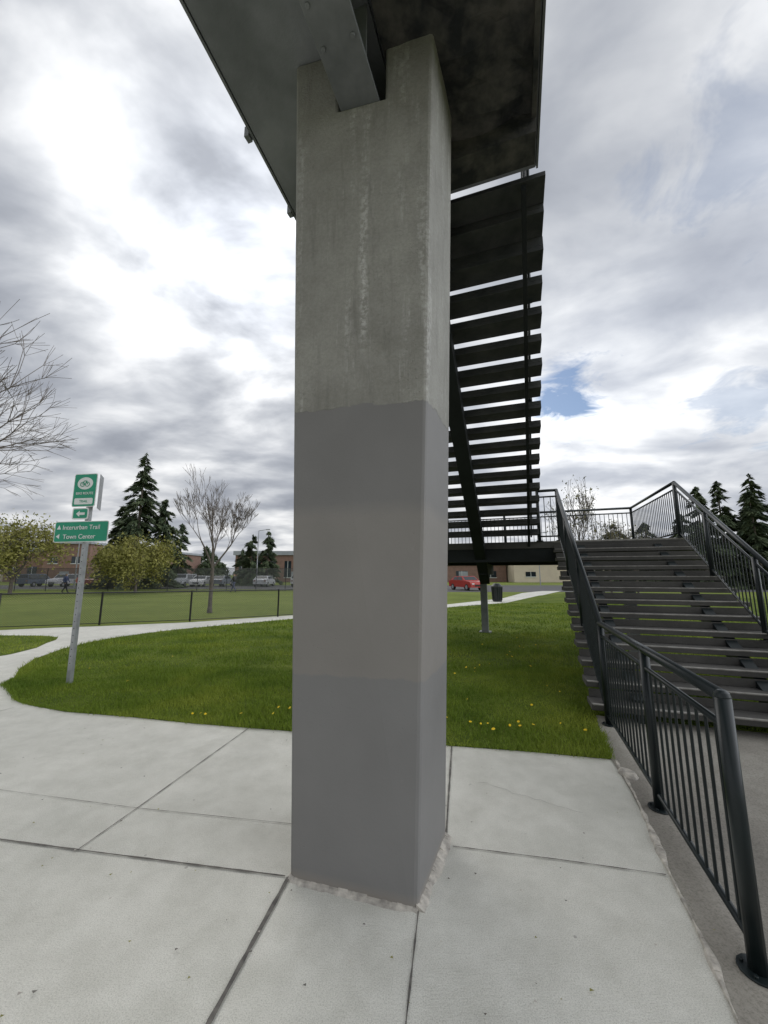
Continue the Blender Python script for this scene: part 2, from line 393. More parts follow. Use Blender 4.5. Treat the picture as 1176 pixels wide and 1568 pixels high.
for i in range(4):
    a=base[i];b=base[(i+1)%4]; d=(b-a).normalized(); nn=Vector((d.y,-d.x,0)); k=int((b-a).length/.025)
    mx=.05 if i==1 else .032; wp=mx*.7
    for j in range(k):
        p=a.lerp(b,j/k);q=a.lerp(b,(j+1)/k); w=min(mx,max(mx*.3,wp+random.uniform(-.009,.009))); h0=random.uniform(.010,.022)*(1.6 if i==1 else 1)
        mb.hexa([p-nn*.01,q-nn*.01,q+nn*w,p+nn*wp],[p-nn*.01+Vector((0,0,h0)),q-nn*.01+Vector((0,0,h0)),q+nn*w*.5+Vector((0,0,.010)),p+nn*wp*.5+Vector((0,0,.010))],'mortar'); wp=w
mb.obj('column_base_mortar')

# ---------------------------------------------------------------- overpass deck
op=empty('pedestrian_overpass')
DE=3.386
SL=[(-1.86,-16),(.36,-16),(.36,DE),(-2.09,DE),(-1.86,.6)]
mb=MB(); mb.hexa([T(r,f,5.42) for r,f in SL],[T(r,f,5.60) for r,f in SL],'soffit'); mb.obj('deck_slab',op,bevel=.01)
mb=MB()
ed=[(-1.86,-16),(-1.86,.6),(-2.09,DE)]
for (r0,f0),(r1,f1) in zip(ed,ed[1:]):
    mb.hexa([T(r0-.024,f0,5.41),T(r0-.003,f0,5.41),T(r1-.003,f1,5.41),T(r1-.024,f1,5.41)],[T(r0-.024,f0,5.61),T(r0-.003,f0,5.61),T(r1-.003,f1,5.61),T(r1-.024,f1,5.61)],'girder')
mb.box(.362,.38,-16,DE,5.41,5.61,'girder',T)
mb.obj('deck_edge_trim',op)
mb=MB()
g0,g1=-1.03,-.75
mb.box(g0,g1,-16,2.75,4.885,4.915,'girder',T)
mb.box(g0,g1,-16,2.75,5.385,5.418,'girder',T)
mb.box(-.905,-.875,-16,2.75,4.915,5.385,'girder',T)
for f in (-9,-6,-3,-.6,1.85): mb.box(g0+.01,g1-.01,f,f+.015,4.915,5.385,'girder',T)
for f in (1.5,1.7):
    for r in (-.99,-.79): mb.tube(T(r,f,4.87),T(r,f,4.886),.016,n=6,mat='girder')
mb.obj('girder',op,bevel=.004)
mb=MB(); nx,ny=12,70
for ix in range(nx):
    for iy in range(ny):
        def q(i,j):
            r=-.72+(1.04)*i/nx; f=-2.5+(3.1+2.5)*j/ny
            z=5.40-.12*abs(mathutils.noise.noise(Vector((r*2.2,f*1.6,0))))-.06*abs(mathutils.noise.noise(Vector((r*6,f*5,3))))-.01
            return T(r,f,z)
        mb.face([q(ix,iy),q(ix,iy+1),q(ix+1,iy+1),q(ix+1,iy)],'rusty')
mb.box(-1.9,.325,2.85,3.12,5.16,5.419,'rusty',T)
mb.box(.30,.335,-16,2.84,5.28,5.419,'rusty',T)
mb.obj('underside_pans',op)
mb=MB()
for r,f in ((-2.02,2.25),(-2.07,3.0),(-1.89,-2),(-1.89,-5),(-1.89,-8)): mb.box(r-.055,r-.01,f,f+.06,5.395,5.5,'girder',T)
mb.obj('rail_brackets',op)

# ---------------------------------------------------------------- staircase
st=empty('outdoor_staircase')
F0=8.57; RUN=.288; RIS=.175; ZL=2.28
mb=MB()
for n_ in range(1,19):
    f1=F0-RUN*(n_-1); f0=F0-RUN*n_; z=ZL+RIS*n_; j=random.uniform(-.008,.008)
    if n_==18: z-=.075
    mb.box(-1.98,.44+j,f0-.004,f1+.02,z-.048,z,'treadpan',T)
    if n_==18: continue
    up=.05 if n_==17 else .112 if n_==16 else .058+random.uniform(-.008,.006)
    mb.box(-1.98,.44+j,f0-.003,f0+.022,z+.001,z+up,'treadpan',T)
mb.obj('upper_flight_treads',st,bevel=.004)
mb=MB()
def incl(mb,r0,r1,fa,za,fb,zb,d,mat):
    mb.hexa([T(r0,fa,za-d),T(r1,fa,za-d),T(r1,fb,zb-d),T(r0,fb,zb-d)],[T(r0,fa,za),T(r1,fa,za),T(r1,fb,zb),T(r0,fb,zb)],mat)
sl=RIS/RUN
zp=lambda f:ZL+(F0-f)*sl
incl(mb,-.86,-.64,3.13,zp(3.13)-.07,F0+.9,zp(F0+.9)-.07,.28,'stringer')
mb.box(-.85,-.65,F0+.5,11.4,1.60,1.86,'stringer',T)
incl(mb,.22,.265,3.4,zp(3.4)-.13,F0,zp(F0)-.053,.06,'stringer')
incl(mb,-1.75,-1.70,3.4,zp(3.4)-.13,F0,zp(F0)-.053,.06,'stringer')
zq=lambda f:(f-5.11)*sl
for r in (1.15,2.45):
    mb.box(r+.001,r+.119,5.15,5.5,0,.1,'steel',T)
    incl(mb,r,r+.12,5.3,zq(5.3)+.09,F0+.1,zq(F0+.1)+.09,.22,'steel')
mb.obj('stringers',st)
mb=MB()
for n_ in range(1,13):
    f0=5.11+RUN*(n_-1); z=RIS*n_
    mb.box(.70,3.02,f0-.02,f0+RUN+.012,z-.065,z,'tread',T)
    mb.box(.71,3.01,f0-.0225,f0+.022,z-.012,z+.003,'nosing',T)
    mb.box(.72,3.0,f0+RUN-.02,f0+RUN+.002,z+.001,z+.092,'tread',T)
mb.obj('lower_flight_treads',st,bevel=.005)
mb=MB()
mb.box(-2.0,3.04,F0-.01,11.7,ZL-.14,ZL,'tread',T)
mb.box(.70,3.03,F0-.013,F0+.03,ZL-.03,ZL+.003,'nosing',T)
for a in ((-2.0,3.04,F0+.02,F0+.16),(-2.0,3.04,11.4,11.62)): mb.box(*a,ZL-.42,ZL-.141,'stringer',T)
for r in (-1.98,2.9): mb.box(r,r+.12,F0+.161,11.399,ZL-.42,ZL-.141,'stringer',T)
mb.obj('landing',st,bevel=.006)
mb=MB()
for r,f in ((-.95,11.5),(2.0,11.5)):
    mb.box(r-.09,r+.09,f-.09,f+.09,0,ZL-.421,'girder',T); mb.box(r-.16,r+.16,f-.16,f+.16,.012,.035,'girder',T)
mb.box(1.91,2.09,F0+.0,F0+.18,0,ZL-.421,'girder',T)
mb.obj('landing_posts',st)

# ---------------------------------------------------------------- railings
def railing(name,pts,posts,top=1.06,pk=.105,sub=.93):
    mb=MB(); P=[Vector(T(*p)) for p in pts]; up=Vector((0,0,1))
    for a,b in zip(P,P[1:]):
        mb.tube(a+up*top,b+up*top,.03,n=14)
        for hh in (sub,.10): mb.tube(a+up*hh,b+up*hh,.017,n=6)
        L=(b-a).length; k=int(L/pk)
        for i in range(1,k):
            q=a.lerp(b,i/k); mb.tube(q+up*.10,q+up*sub,.0085,n=5,cap=False)
    for q in P:
        for i in range(6):
            t0=-math.pi/2+math.pi*i/6; t1=-math.pi/2+math.pi*(i+1)/6
            mb.tube(q+up*(top+.031*math.sin(t0)),q+up*(top+.031*math.sin(t1)),.033*math.cos(t0)+1e-4,.033*math.cos(t1)+1e-4,14,cap=False)
    for p in posts:
        q=Vector(T(*p)); mb.tube(q,q+up*(top-.004),.033,n=14)
        mb.tube(q+up*.002,q+up*.014,.07,n=14)
        for a in range(4): mb.tube(q+Vector((.052*math.cos(a*1.57+.7),.052*math.sin(a*1.57+.7),.012)),q+Vector((.052*math.cos(a*1.57+.7),.052*math.sin(a*1.57+.7),.024)),.008,n=6,mat='steel')
    return mb.obj(name,smooth=True)
zl=lambda f: max(0,(f-5.02)*ZL/(F0-5.02))
for r in (.84,2.9):
    railing('stair_railing',[(r,2.24,0),(r,5.02,0),(r,F0,ZL)],[(r,2.24,0),(r,3.41 if r<1 else 3.6,0),(r,5.0,0),(r,6.3,zl(6.3)-.05),(r,7.5,zl(7.5)-.05),(r,F0,ZL)])
railing('landing_railing',[(2.9,F0,ZL),(2.9,11.6,ZL),(-1.95,11.6,ZL),(-1.95,F0,ZL)],[(2.9,11.6,ZL),(1.3,11.6,ZL),(-.3,11.6,ZL),(-1.95,11.6,ZL)])
railing('landing_railing',[(.84,F0,ZL),(.46,F0,ZL)],[(.46,F0,ZL)])
for r in (.30,-1.82):
    railing('overpass_railing',[(r,F0,ZL),(r,DE,5.6),(r,-15.8,5.6)],[(r,f,ZL+(F0-f)*(5.6-ZL)/(F0-DE)-.03) for f in (7.2,5.8,4.5)]+[(r,f,5.6) for f in (DE,1.6,-.4,-2.4,-4.4,-6.4,-8.4,-10.4,-12.4,-14.4)],pk=.13)

# ---------------------------------------------------------------- sign post
sg=empty('trail_direction_sign',(-4.66,6.03,0))
mb=MB()
mb.box(-.03,.03,-.03,.03,0,3.2,'galv'); 
for i in range(28): mb.tube((0,-.0315,.3+i*.1),(0,-.030,.3+i*.1),.008,n=6,mat='tire')
o=mb.obj('post',sg,bevel=.004)
def rr(x0,x1,z0,z1,y,c):
    pts=[]
    for cx,cz,a0 in ((x1-c,z0+c,-90),(x1-c,z1-c,0),(x0+c,z1-c,90),(x0+c,z0+c,180)):
        for k in range(5):
            a=math.radians(a0+k*22.5); pts.append((cx+c*math.cos(a),y,cz+c*math.sin(a)))
    return pts
def panel(mb,x0,x1,z0,z1,y,frame='white',fill='green',bw=.012):
    c=.03; f=rr(x0,x1,z0,z1,y,c); mb.hexa([(a,b+.004,d) for a,b,d in f],f,frame)
    mb.face(rr(x0+bw,x1-bw,z0+bw,z1-bw,y-.002,c*.8),fill)
mb=MB(); panel(mb,-.27,.13,2.66,3.2,-.05)
mb.face([(-.07+.135*math.cos(a),-.054,3.04+.10*math.sin(a)) for a in [i*math.pi/12 for i in range(24)]],'white')
mb.face(rr(-.23,.09,2.70,2.80,-.054,.02),'white')
for cx in (-.115,-.03):
    pts=[(cx+.035*math.cos(a),3.025+.035*math.sin(a)) for a in [i*math.pi/6 for i in range(12)]]
    for (a,b),(c,d) in zip(pts,pts[1:]+pts[:1]): mb.tube((a,-.056,b),(c,-.056,d),.005,n=4,mat='green')
for a,b in (((-.115,3.025),(-.09,3.08)),((-.09,3.08),(-.045,3.08)),((-.045,3.08),(-.03,3.025)),((-.115,3.025),(-.07,3.025)),((-.07,3.025),(-.045,3.08))):
    mb.tube((a[0],-.056,a[1]),(b[0],-.056,b[1]),.005,n=4,mat='green')
mb.obj('route_panel',sg)
mb=MB(); panel(mb,-.24,.04,2.46,2.645,-.05,bw=.02)
mb.face([(-.17,-.054,2.55),(-.11,-.054,2.60),(-.11,-.054,2.57),(-.02,-.054,2.57),(-.02,-.054,2.53),(-.11,-.054,2.53),(-.11,-.054,2.50)][::-1],'white')
mb.obj('arrow_panel',sg)
mb=MB(); panel(mb,-.5,.42,2.1,2.43,-.06); mb.obj('destination_panel',sg)
mb=MB(); mb.box(-.004,.004,-.02,.24,2.64,3.19,'galv'); o=mb.obj('side_panel',sg); o.location=(.135,0,0); o.rotation_euler=(0,0,math.radians(33))
def text(s,x,z,size,mat,y=-.066):
    cu=bpy.data.curves.new('sign_text','FONT'); cu.body=s; cu.size=size; cu.extrude=.0008; cu.materials.append(M[mat]); cu.offset=.0006
    o=bpy.data.objects.new('lettering',cu); o.location=(x,y,z); o.rotation_euler=(math.pi/2,0,0); o.parent=sg; COL.objects.link(o)
text('Interurban Trail',-.36,2.30,.10,'white'); text('Town Center',-.34,2.155,.10,'white')
text('BIKE ROUTE',-.215,2.86,.055,'white',-.055); text('TRAIL',-.14,2.73,.055,'green',-.055)
mb=MB()
mb.face([(-.455,-.066,2.305),(-.42,-.066,2.375),(-.385,-.066,2.305)][::-1],'white')
mb.face([(-.46,-.066,2.195),(-.40,-.066,2.235),(-.40,-.066,2.155)][::-1],'white'); mb.obj('arrows',sg)
sg.rotation_euler=(0,math.radians(-.6),math.radians(-6))

# ---------------------------------------------------------------- fences
def fence(name,pts,h,sp,mesh='chain'):
    e=empty(name); mb=MB(); P=[Vector((*p,0)) for p in pts]; up=Vector((0,0,1))
    V=[];F=[];UV=[];d=0
    for a,b in zip(P,P[1:]):
        L=(b-a).length; k=max(1,round(L/sp))
        for i in range(k+1):
            q=a.lerp(b,i/k); mb.tube(q,q+up*(h+.03),.03,n=7,mat='post')
        mb.tube(a+up*h,b+up*h,.022,n=7,mat='post'); mb.tube(a+up*.05,b+up*.05,.012,n=5,mat='post')
        i=len(V); V+=[tuple(a+up*.05),tuple(b+up*.05),tuple(b+up*h),tuple(a+up*h)]; F.append((i,i+1,i+2,i+3)); UV+=[(d,0),(d+L,0),(d+L,h),(d,h)]; d+=L
    mb.obj('posts_and_rails',e)
    me=bpy.data.meshes.new('mesh'); me.from_pydata(V,[],F); u=me.uv_layers.new(name='UVMap')
    for i,x in enumerate(UV): u.data[i].uv=x
    me.materials.append(M[mesh]); o=bpy.data.objects.new('chain_link',me); COL.objects.link(o); o.parent=e
    return e
d=Vector((5.1,2.4)).normalized()
fence('chain_link_fence',[(-9.2-d.x*10.8,12.8-d.y*8.5),(-9.2,12.85),(-6.75,13.8),(-4.1,15.3),(1.2,19.8)],1.02,2.72)
fence('ballfield_fence',[(-48,38),(-27,38.3),(-4,38.8),(1,38.9)],2.2,3.0,'windscreen')
sheet('parking_lot_road',[(-90,44),(3,44),(6,37),(60,37),(60,60),(-90,60)],-.006,'asphalt')

# ---------------------------------------------------------------- cars
def car(x,y,ang,col,kind='hatch',name='parked_car'):
    m=pmat('car_paint',col,tuple(c*.92 for c in col),1,.25)
    e=empty(name,(x,y,0)); e.rotation_euler=(0,0,ang); W=.88
    mb=MB()
    if kind=='suv': prof=[(-2.25,.4),(-2.28,1.05),(-2.1,1.68),(.55,1.72),(1.1,1.12),(2.1,1.0),(2.28,.75),(2.28,.38)]; cab=(-2,.5)
    else: prof=[(-2.15,.35),(-2.2,.95),(-1.75,1.05),(-1.15,1.44),(.35,1.46),(1.05,1.0),(2.0,.88),(2.2,.65),(2.2,.32)]; cab=(-1.1,.3)
    def wy(z): return W if z<=1.06 else W-.16*(z-1.06)/.5
    n=len(prof); Lf=[(px,-wy(z),z) for px,z in prof]; Rt=[(px,wy(z),z) for px,z in prof]
    mb.face(Lf[::-1],m); mb.face(Rt,m)
    for i in range(n):
        j=(i+1)%n; mb.face([Lf[i],Rt[i],Rt[j],Lf[j]][::-1],m)
    top=max(z for _,z in prof)-.09
    for sgn in (-1,1):
        a0,a1=cab; mid=(a0+a1)/2
        for q0,q1,i0,i1 in ((a0+.02,mid-.04,-.18,0),(mid+.04,a1+.02,0,.32)):
            mb.face([(q0+i0,sgn*(W+.006),1.07),(q1+i1,sgn*(W+.006),1.07),(q1,sgn*(wy(top)+.012),top),(q0,sgn*(wy(top)+.012),top)],'glass')
    ws=[(i,j) for i,j in zip(prof,prof[1:]) if abs(i[1]-j[1])>.3 and min(i[1],j[1])>.9]
    for i,j in ws:
        p=Vector((i[0],0,i[1]));q=Vector((j[0],0,j[1])); a=p.lerp(q,.12);b=p.lerp(q,.88); nn=Vector((-(q-p).z,0,(q-p).x)).normalized()
        if nn.z<0: nn=-nn
        a+=nn*.008;b+=nn*.008
        mb.face([(a.x,-wy(a.z)+.1,a.z),(a.x,wy(a.z)-.1,a.z),(b.x,wy(b.z)-.1,b.z),(b.x,-wy(b.z)+.1,b.z)],'glass')
    for wx in (-1.35,1.4):
        for sgn in (-1,1):
            mb.tube((wx,sgn*(W-.2),.33),(wx,sgn*(W+.02),.33),.33,n=18,mat='tire'); mb.tube((wx,sgn*(W+.021),.33),(wx,sgn*(W+.03),.33),.2,n=12,mat='galv')
    fx=max(p[0] for p in prof)
    for sgn in (-1,1):
        mb.box(fx-.03,fx+.012,sgn*.6-.14,sgn*.6+.14,.62,.74,'white')
        mb.box(-fx-.012,-fx+.05,sgn*.68-.1,sgn*.68+.1,.7,.9,'brick')
    mb.box(fx-.02,fx+.01,-.4,.4,.42,.6,'glass')
    mb.obj('body',e,bevel=.03)
    return e
hp=math.pi/2
cars=[(-33.5,54,hp+.1,(.6,.6,.6),'suv'),(-30.6,54,hp,(.12,.13,.14),'hatch'),(-27.9,54.5,-hp,(.5,.52,.54),'suv'),(-25.2,54,-hp+.1,(.68,.68,.68),'hatch'),(-22.5,54.4,hp,(.2,.22,.25),'hatch'),(-39,54,hp,(.3,.08,.07),'hatch'),(-44,54,-hp,(.5,.5,.52),'suv'),(-16.5,54,hp,(.55,.56,.58),'hatch'),(-48,54,hp,(.1,.12,.16),'suv'),(-11.5,54,hp,(.6,.6,.6),'suv')]
for c in cars: car(*c)
car(8.75,41.5,-hp+.35,(.42,.035,.025),'hatch','red_car')
mb=MB(); bx,by=6.85,23.8
for z0,z1,r0,r1,mt in ((0,.06,.27,.27,'post'),(.06,.85,.27,.31,'steel'),(.85,.91,.34,.34,'post'),(.91,1.08,.33,.17,'steel')):
    mb.tube((bx,by,z0),(bx,by,z1),r0,r1,16,mt)
for i in range(16):
    a=i*math.pi/8; mb.tube((bx+.285*math.cos(a),by+.285*math.sin(a),.08),(bx+.325*math.cos(a),by+.325*math.sin(a),.84),.015,n=4,mat='post')
mb.obj('litter_bin')
mb=MB()
cx,cy=50,55
for a in (-1.5,1.5):
    for b in (-1.5,1.5): mb.tube((cx+a,cy+b,0),(cx+a,cy+b,2.3),.03,n=6,mat='galv')
q=[(cx-1.6,cy-1.6),(cx+1.6,cy-1.6),(cx+1.6,cy+1.6),(cx-1.6,cy+1.6)]
mb.hexa([(a,b,2.2) for a,b in q],[(a,b,2.5) for a,b in q],'blue')
for i in range(4): a=q[i];b=q[(i+1)%4]; mb.face([(*a,2.502),(*b,2.502),(cx,cy,3.5)],'blue')
mb.obj('blue_canopy_tent')
for px,py,h in ((-38,48,7),(-17,52,7.5),(24,60,8)):
    mb=MB(); mb.tube((px,py,0),(px,py,h),.08,.05,8,'galv'); mb.tube((px,py,h),(px+1.1,py,h+.15),.04,n=6,mat='galv'); mb.box(px+1,px+1.5,py-.12,py+.12,h+.08,h+.2,'galv'); mb.obj('street_lamp')

# ---------------------------------------------------------------- distant walkers by the field fence
def person(x,y,ang,topc,legc,stride=.28,h=1.72):
    e=empty('person_walking',(x,y,0)); e.rotation_euler=(0,0,ang); k=h/1.72
    tm=pmat('jacket',topc,None,6,.8); lm=pmat('trousers',legc,None,6,.8)
    def skin(name,pts,edges,rad,mat,root=0):
        me=bpy.data.meshes.new(name); me.from_pydata([tuple(c*k for c in p) for p in pts],edges,[]); me.materials.append(mat)
        o=bpy.data.objects.new(name,me); COL.objects.link(o); o.parent=e
        o.modifiers.new('skin','SKIN')
        for i,r in enumerate(rad): me.skin_vertices[0].data[i].radius=(r[0]*k,r[1]*k) if hasattr(r,'__len__') else (r*k,r*k)
        me.skin_vertices[0].data[root].use_root=True
        s=o.modifiers.new('sub','SUBSURF'); s.levels=1; s.render_levels=1
    s=stride
    skin('trousers_and_shoes',[(0,0,.95),(0,-.10,.88),(s*.55,-.11,.5),(s,-.11,.09),(s+.15,-.11,.04),(0,.10,.88),(-s*.2,.11,.49),(-s,.11,.12),(-s+.14,.11,.04)],
        [(0,1),(1,2),(2,3),(3,4),(0,5),(5,6),(6,7),(7,8)],[(.13,.11),.095,.065,.042,.035,.095,.065,.042,.035],lm)
    skin('jacket',[(0,0,.92),(0,0,1.15),(.01,0,1.36),(0,0,1.46),(0,-.19,1.40),(-.08,-.24,1.13),(.06,-.24,.92),(0,.19,1.40),(.08,.24,1.13),(.22,.23,.93)],
        [(0,1),(1,2),(2,3),(2,4),(4,5),(5,6),(2,7),(7,8),(8,9)],[(.15,.11),(.15,.11),(.17,.11),.06,.065,.05,.036,.065,.05,.036],tm)
    skin('head_and_neck',[(0,0,1.44),(.01,0,1.52),(.02,0,1.60),(.02,0,1.67)],[(0,1),(1,2),(2,3)],[.05,.055,(.078,.092),(.06,.07)],M['skin'])
    skin('hair',[(-.02,0,1.60),(-.005,0,1.69)],[(0,1)],[(.082,.078),(.068,.07)],M['hair'])
    for sy,px,pz in ((-1,.07,.86),(1,.24,.87)):
        skin('hand',[(px-.005,sy*.24,pz+.03),(px+.01,sy*.24,pz-.02),(px+.02,sy*.225,pz-.08),(px+.02,sy*.24,pz-.09),(px+.02,sy*.255,pz-.08),(px+.045,sy*.235,pz-.04)],[(0,1),(1,2),(1,3),(1,4),(0,5)],[.025,.03,.010,.010,.010,.011],M['skin'])
    return e
person(-28.5,35,.2,(.08,.1,.2),(.03,.03,.04))
person(-27.6,35.3,.1,(.45,.12,.1),(.05,.06,.09),.22,1.6)
person(-13.8,36,3.0,(.05,.05,.05),(.08,.09,.14),.3)

# ---------------------------------------------------------------- buildings
def building(name,x0,x1,y0,y1,h,wall,roofmat='roof',win=4,wz=(1,2.6),wy=2,para=.5):
    e=empty(name); mb=MB(); mb.box(x0,x1,y0,y1,0,h,wall); mb.obj('walls',e)
    mb=MB(); mb.box(x0-.4,x1+.4,y0-.4,y1+.4,h+.002,h+para,roofmat); mb.obj('roof',e)
    mb=MB(); k=int((x1-x0)/win)
    for i in range(k):
        a=x0+(i+.25)*(x1-x0)/k; b=x0+(i+.25+wy/win)*(x1-x0)/k
        mb.box(a,b,y0-.05,y0+.1,wz[0],wz[1],'glass'); mb.box(a-.1,b+.1,y0-.12,y0-.051,wz[0]-.12,wz[0],'white'); mb.box((a+b)/2-.04,(a+b)/2+.04,y0-.09,y0-.051,wz[0],wz[1],'white')
    mb.obj('windows',e)
    mb=MB(); dx0=(x0+x1)/2; mb.box(dx0-1,dx0+1,y0-.06,y0+.1,.01,2.3,'roof'); mb.obj('door',e)
    return e
building('brick_school_building',-86,-52,88,110,6.8,'brick',win=4,wz=(1.2,3.4))
building('gymnasium_building',-74,-64,84,87.9,8.2,'brick',win=5,wz=(4,5.5))
building('brick_school_wing',-33,-6,86,108,5.9,'brick',win=3.2,wz=(1,4.6),wy=1.4,para=.9)
building('brick_building',8,27,86,98,3.8,'brick',win=5,wz=(1,2.4))
building('tan_building',27.4,66,82,98,4.6,'tanwall',win=9,wz=(1.2,2.2),para=.35)
building('distant_low_building',-120,-88,95,110,5,'tanwall',win=5)

# ---------------------------------------------------------------- trees
def limb_tree(mb,p,d,L,r,depth,spread,mats,tips,up=.25,kids=(2,4),minr=.004):
    segs=3 if depth>1 else 2; q=p; dd=d.copy(); r1=r
    for i in range(segs):
        nd=(dd+Vector((random.gauss(0,.1),random.gauss(0,.1),random.gauss(0,.06)+up*.12))).normalized()
        q2=q+nd*(L/segs); r2=max(minr,r1*(.86 if depth else .6))
        mb.tube(q,q2,r1,r2,5 if r1>.03 else 3,mats[0] if r1>.03 else mats[1],cap=False)
        if depth>0 and i>0:
            for _ in range(random.randint(0,2)):
                a=nd.orthogonal().normalized(); a.rotate(Matrix.Rotation(random.uniform(0,6.28),3,nd))
                limb_tree(mb,q2,(nd*.8+a*spread+Vector((0,0,up))).normalized(),L*random.uniform(.45,.7),r2*.5,depth-1,spread,mats,tips,up,kids,minr)
        q,dd,r1=q2,nd,r2
    tips.append(q)
    if depth>0:
        for _ in range(random.randint(*kids)):
            a=dd.orthogonal().normalized(); a.rotate(Matrix.Rotation(random.uniform(0,6.28),3,dd))
            limb_tree(mb,q,(dd+a*spread*random.uniform(.6,1.2)+Vector((0,0,up))).normalized(),L*random.uniform(.6,.85),r1*.72,depth-1,spread,mats,tips,up,kids,minr)
def bare_tree(name,x,y,trunk,L,r,depth,spread=.55,up=.2,leafmat=None,nleaf=0,ls=.05,seed=1,lean=(0,0),kids=(2,4),jit=.25,minr=.004):
    random.seed(seed); mb=MB(); tips=[]; b=Vector((x,y,0)); t=Vector((x+lean[0],y+lean[1],trunk))
    mb.tube(b,b.lerp(t,.15),r*1.35,r,9,'bark',cap=False); mb.tube(b.lerp(t,.15),t,r,r*.85,9,'bark',cap=False)
    n=random.randint(3,5)
    for i in range(n):
        a=6.28*i/n+random.uniform(-.4,.4)
        limb_tree(mb,t,Vector((math.cos(a)*spread,math.sin(a)*spread,.9)).normalized(),L,r*.55,depth,spread,('bark','twig'),tips,up,kids,minr)
    limb_tree(mb,t,Vector((lean[0]*.1,0,1)),L*1.1,r*.75,depth,spread,('bark','twig'),tips,up,kids,minr)
    e=empty(name); mb.obj('branches',e)
    if nleaf:
        P=np.array([tuple(q) for q in tips]); idx=rng.integers(0,len(P),nleaf); c=P[idx]+rng.normal(0,jit,(nleaf,3)); c[:,2]=np.abs(c[:,2])+.05
        V=c[:,None,:]+rng.normal(0,ls,(nleaf,3,3)); tris_obj('leaves',V.reshape(-1,3),leafmat,e)
    return e
def conifer(name,x,y,h,rad,nf=7000,seed=1,base=.06,pw=.8,droop=.35,size=.16):
    r_=np.random.default_rng(seed); e=empty(name); mb=MB(); mb.tube((x,y,0),(x,y,h*.97),h*.018+.05,.02,8,'bark')
    nb=int(h*9); bu=base+(1-base)*np.sort(r_.uniform(0,1,nb)**1.15); ba=r_.uniform(0,2*np.pi,nb)
    bl=rad*np.clip((1-bu),0,1)**pw*r_.uniform(.5,1.15,nb)+.12
    for u,a,l in zip(bu,ba,bl):
        mb.tube((x,y,h*u),(x+l*math.cos(a)*.9,y+l*math.sin(a)*.9,h*u-droop*l*.6),.025,.008,3,'bark',cap=False)
    mb.obj('trunk',e)
    w=bl/bl.sum(); idx=r_.choice(nb,nf,p=w); s=r_.uniform(.05,1,nf)**.75
    l=bl[idx]*s; u=bu[idx]; a=ba[idx]+r_.normal(0,.13,nf)*(1.2-s*.5)
    c=np.c_[x+l*np.cos(a),y+l*np.sin(a),h*u-droop*l*s+r_.normal(0,.10,nf)]
    c+=r_.normal(0,.05,c.shape); c[:,2]=np.maximum(c[:,2],.1)
    sz=size*(.6+.6*r_.uniform(0,1,nf))[:,None]
    d=np.c_[np.cos(a),np.sin(a),-.35+r_.normal(0,.3,nf)]; sd=np.c_[-np.sin(a),np.cos(a),r_.normal(0,.5,nf)]
    V=np.stack([c-d*sz*.8-sd*sz*.45,c-d*sz*.4+sd*sz*.5,c+d*sz*1.5+np.c_[np.zeros(nf),np.zeros(nf),-sz[:,0]*.4]],1)
    tris_obj('needles',V.reshape(-1,3),'needle',e); return e
bare_tree('bare_tree',-7.45,16.9,1.9,1.25,.085,4,.42,.28,seed=3,kids=(2,3),minr=.006)
bare_tree('large_bare_tree',-13.2,9.4,2.2,2.5,.2,4,.6,.05,seed=11,kids=(2,4),minr=.005)
conifer('fir_tree',-28.9,45,16.0,3.9,13000,1,.08,.75,.4,.24)
conifer('fir_tree',-31.5,46,10.0,3.4,8000,2,.05,.7,.4,.24)
conifer('fir_tree',-27.0,47,11.0,3.2,8000,3,.05,.7,.4,.24)
conifer('fir_tree',-29.5,56,9.0,2.2,5000,4,.05,.7,.4,.25)
conifer('fir_tree',-20.5,60,7.6,2.6,5000,5,.05,.55,.3,.25)
conifer('fir_tree',-18.3,61,8.3,2.2,5000,6,.05,.6,.3,.25)
conifer('fir_tree',-25.5,70,6,2.2,3000,16,.05,.6,.3,.25)
bare_tree('budding_bush_tree',-22.2,35,.7,1.5,.12,3,.9,.05,'olive',15000,.075,seed=5,jit=.42)
bare_tree('budding_bush_tree',-30.5,32,1.2,1.8,.14,3,.8,.1,'olive',9000,.08,seed=6,jit=.5)
bare_tree('budding_bush_tree',-36,33,1.2,1.8,.14,3,.8,.1,'olive',7000,.08,seed=8,jit=.5)
bare_tree('budding_tree',7.1,14.2,1.7,1.05,.06,3,.4,.3,'bud',700,.03,seed=21,jit=.08,kids=(2,3),minr=.006)
bare_tree('budding_tree',14.5,25,1.8,1.2,.07,3,.5,.2,'bud',900,.04,seed=22,jit=.1,kids=(2,3),minr=.008)
bare_tree('budding_tree',17.5,27,1.6,1.1,.07,3,.5,.2,'bud',900,.04,seed=23,jit=.1,kids=(2,3),minr=.008)
conifer('fir_tree',30,50,8.0,3.2,6000,7,.03,.5,.3,.24)
for i,(x_,y_,h_,r_) in enumerate([(37.3,45,11.9,3.2),(40.3,45.5,12.8,3.3),(42.6,44,11.4,3.2),(44.8,46,13.8,3.7),(48,45,12.8,3),(39,50,9.5,3.6),(35.5,52,9,3.2),(41.5,49,10,3.6)]):
    conifer('fir_tree',x_,y_,h_,r_,8500,30+i,.05,.68,.4,.25)
V=[]
for i in range(120):
    ang=rng.uniform(-1.25,1.25); D=rng.uniform(120,170); cx=D*math.sin(ang); cy=D*math.cos(ang); hh=rng.uniform(4,10); r2=rng.uniform(3,6)
    n=500; u=rng.uniform(0,1,n); a=rng.uniform(0,6.28,n); l=r2*(1-u)**.5*rng.uniform(.5,1,n)
    c=np.c_[cx+l*np.cos(a),cy+l*np.sin(a),hh*u]; V.append((c[:,None,:]+rng.normal(0,.45,(n,3,3))).reshape(-1,3))
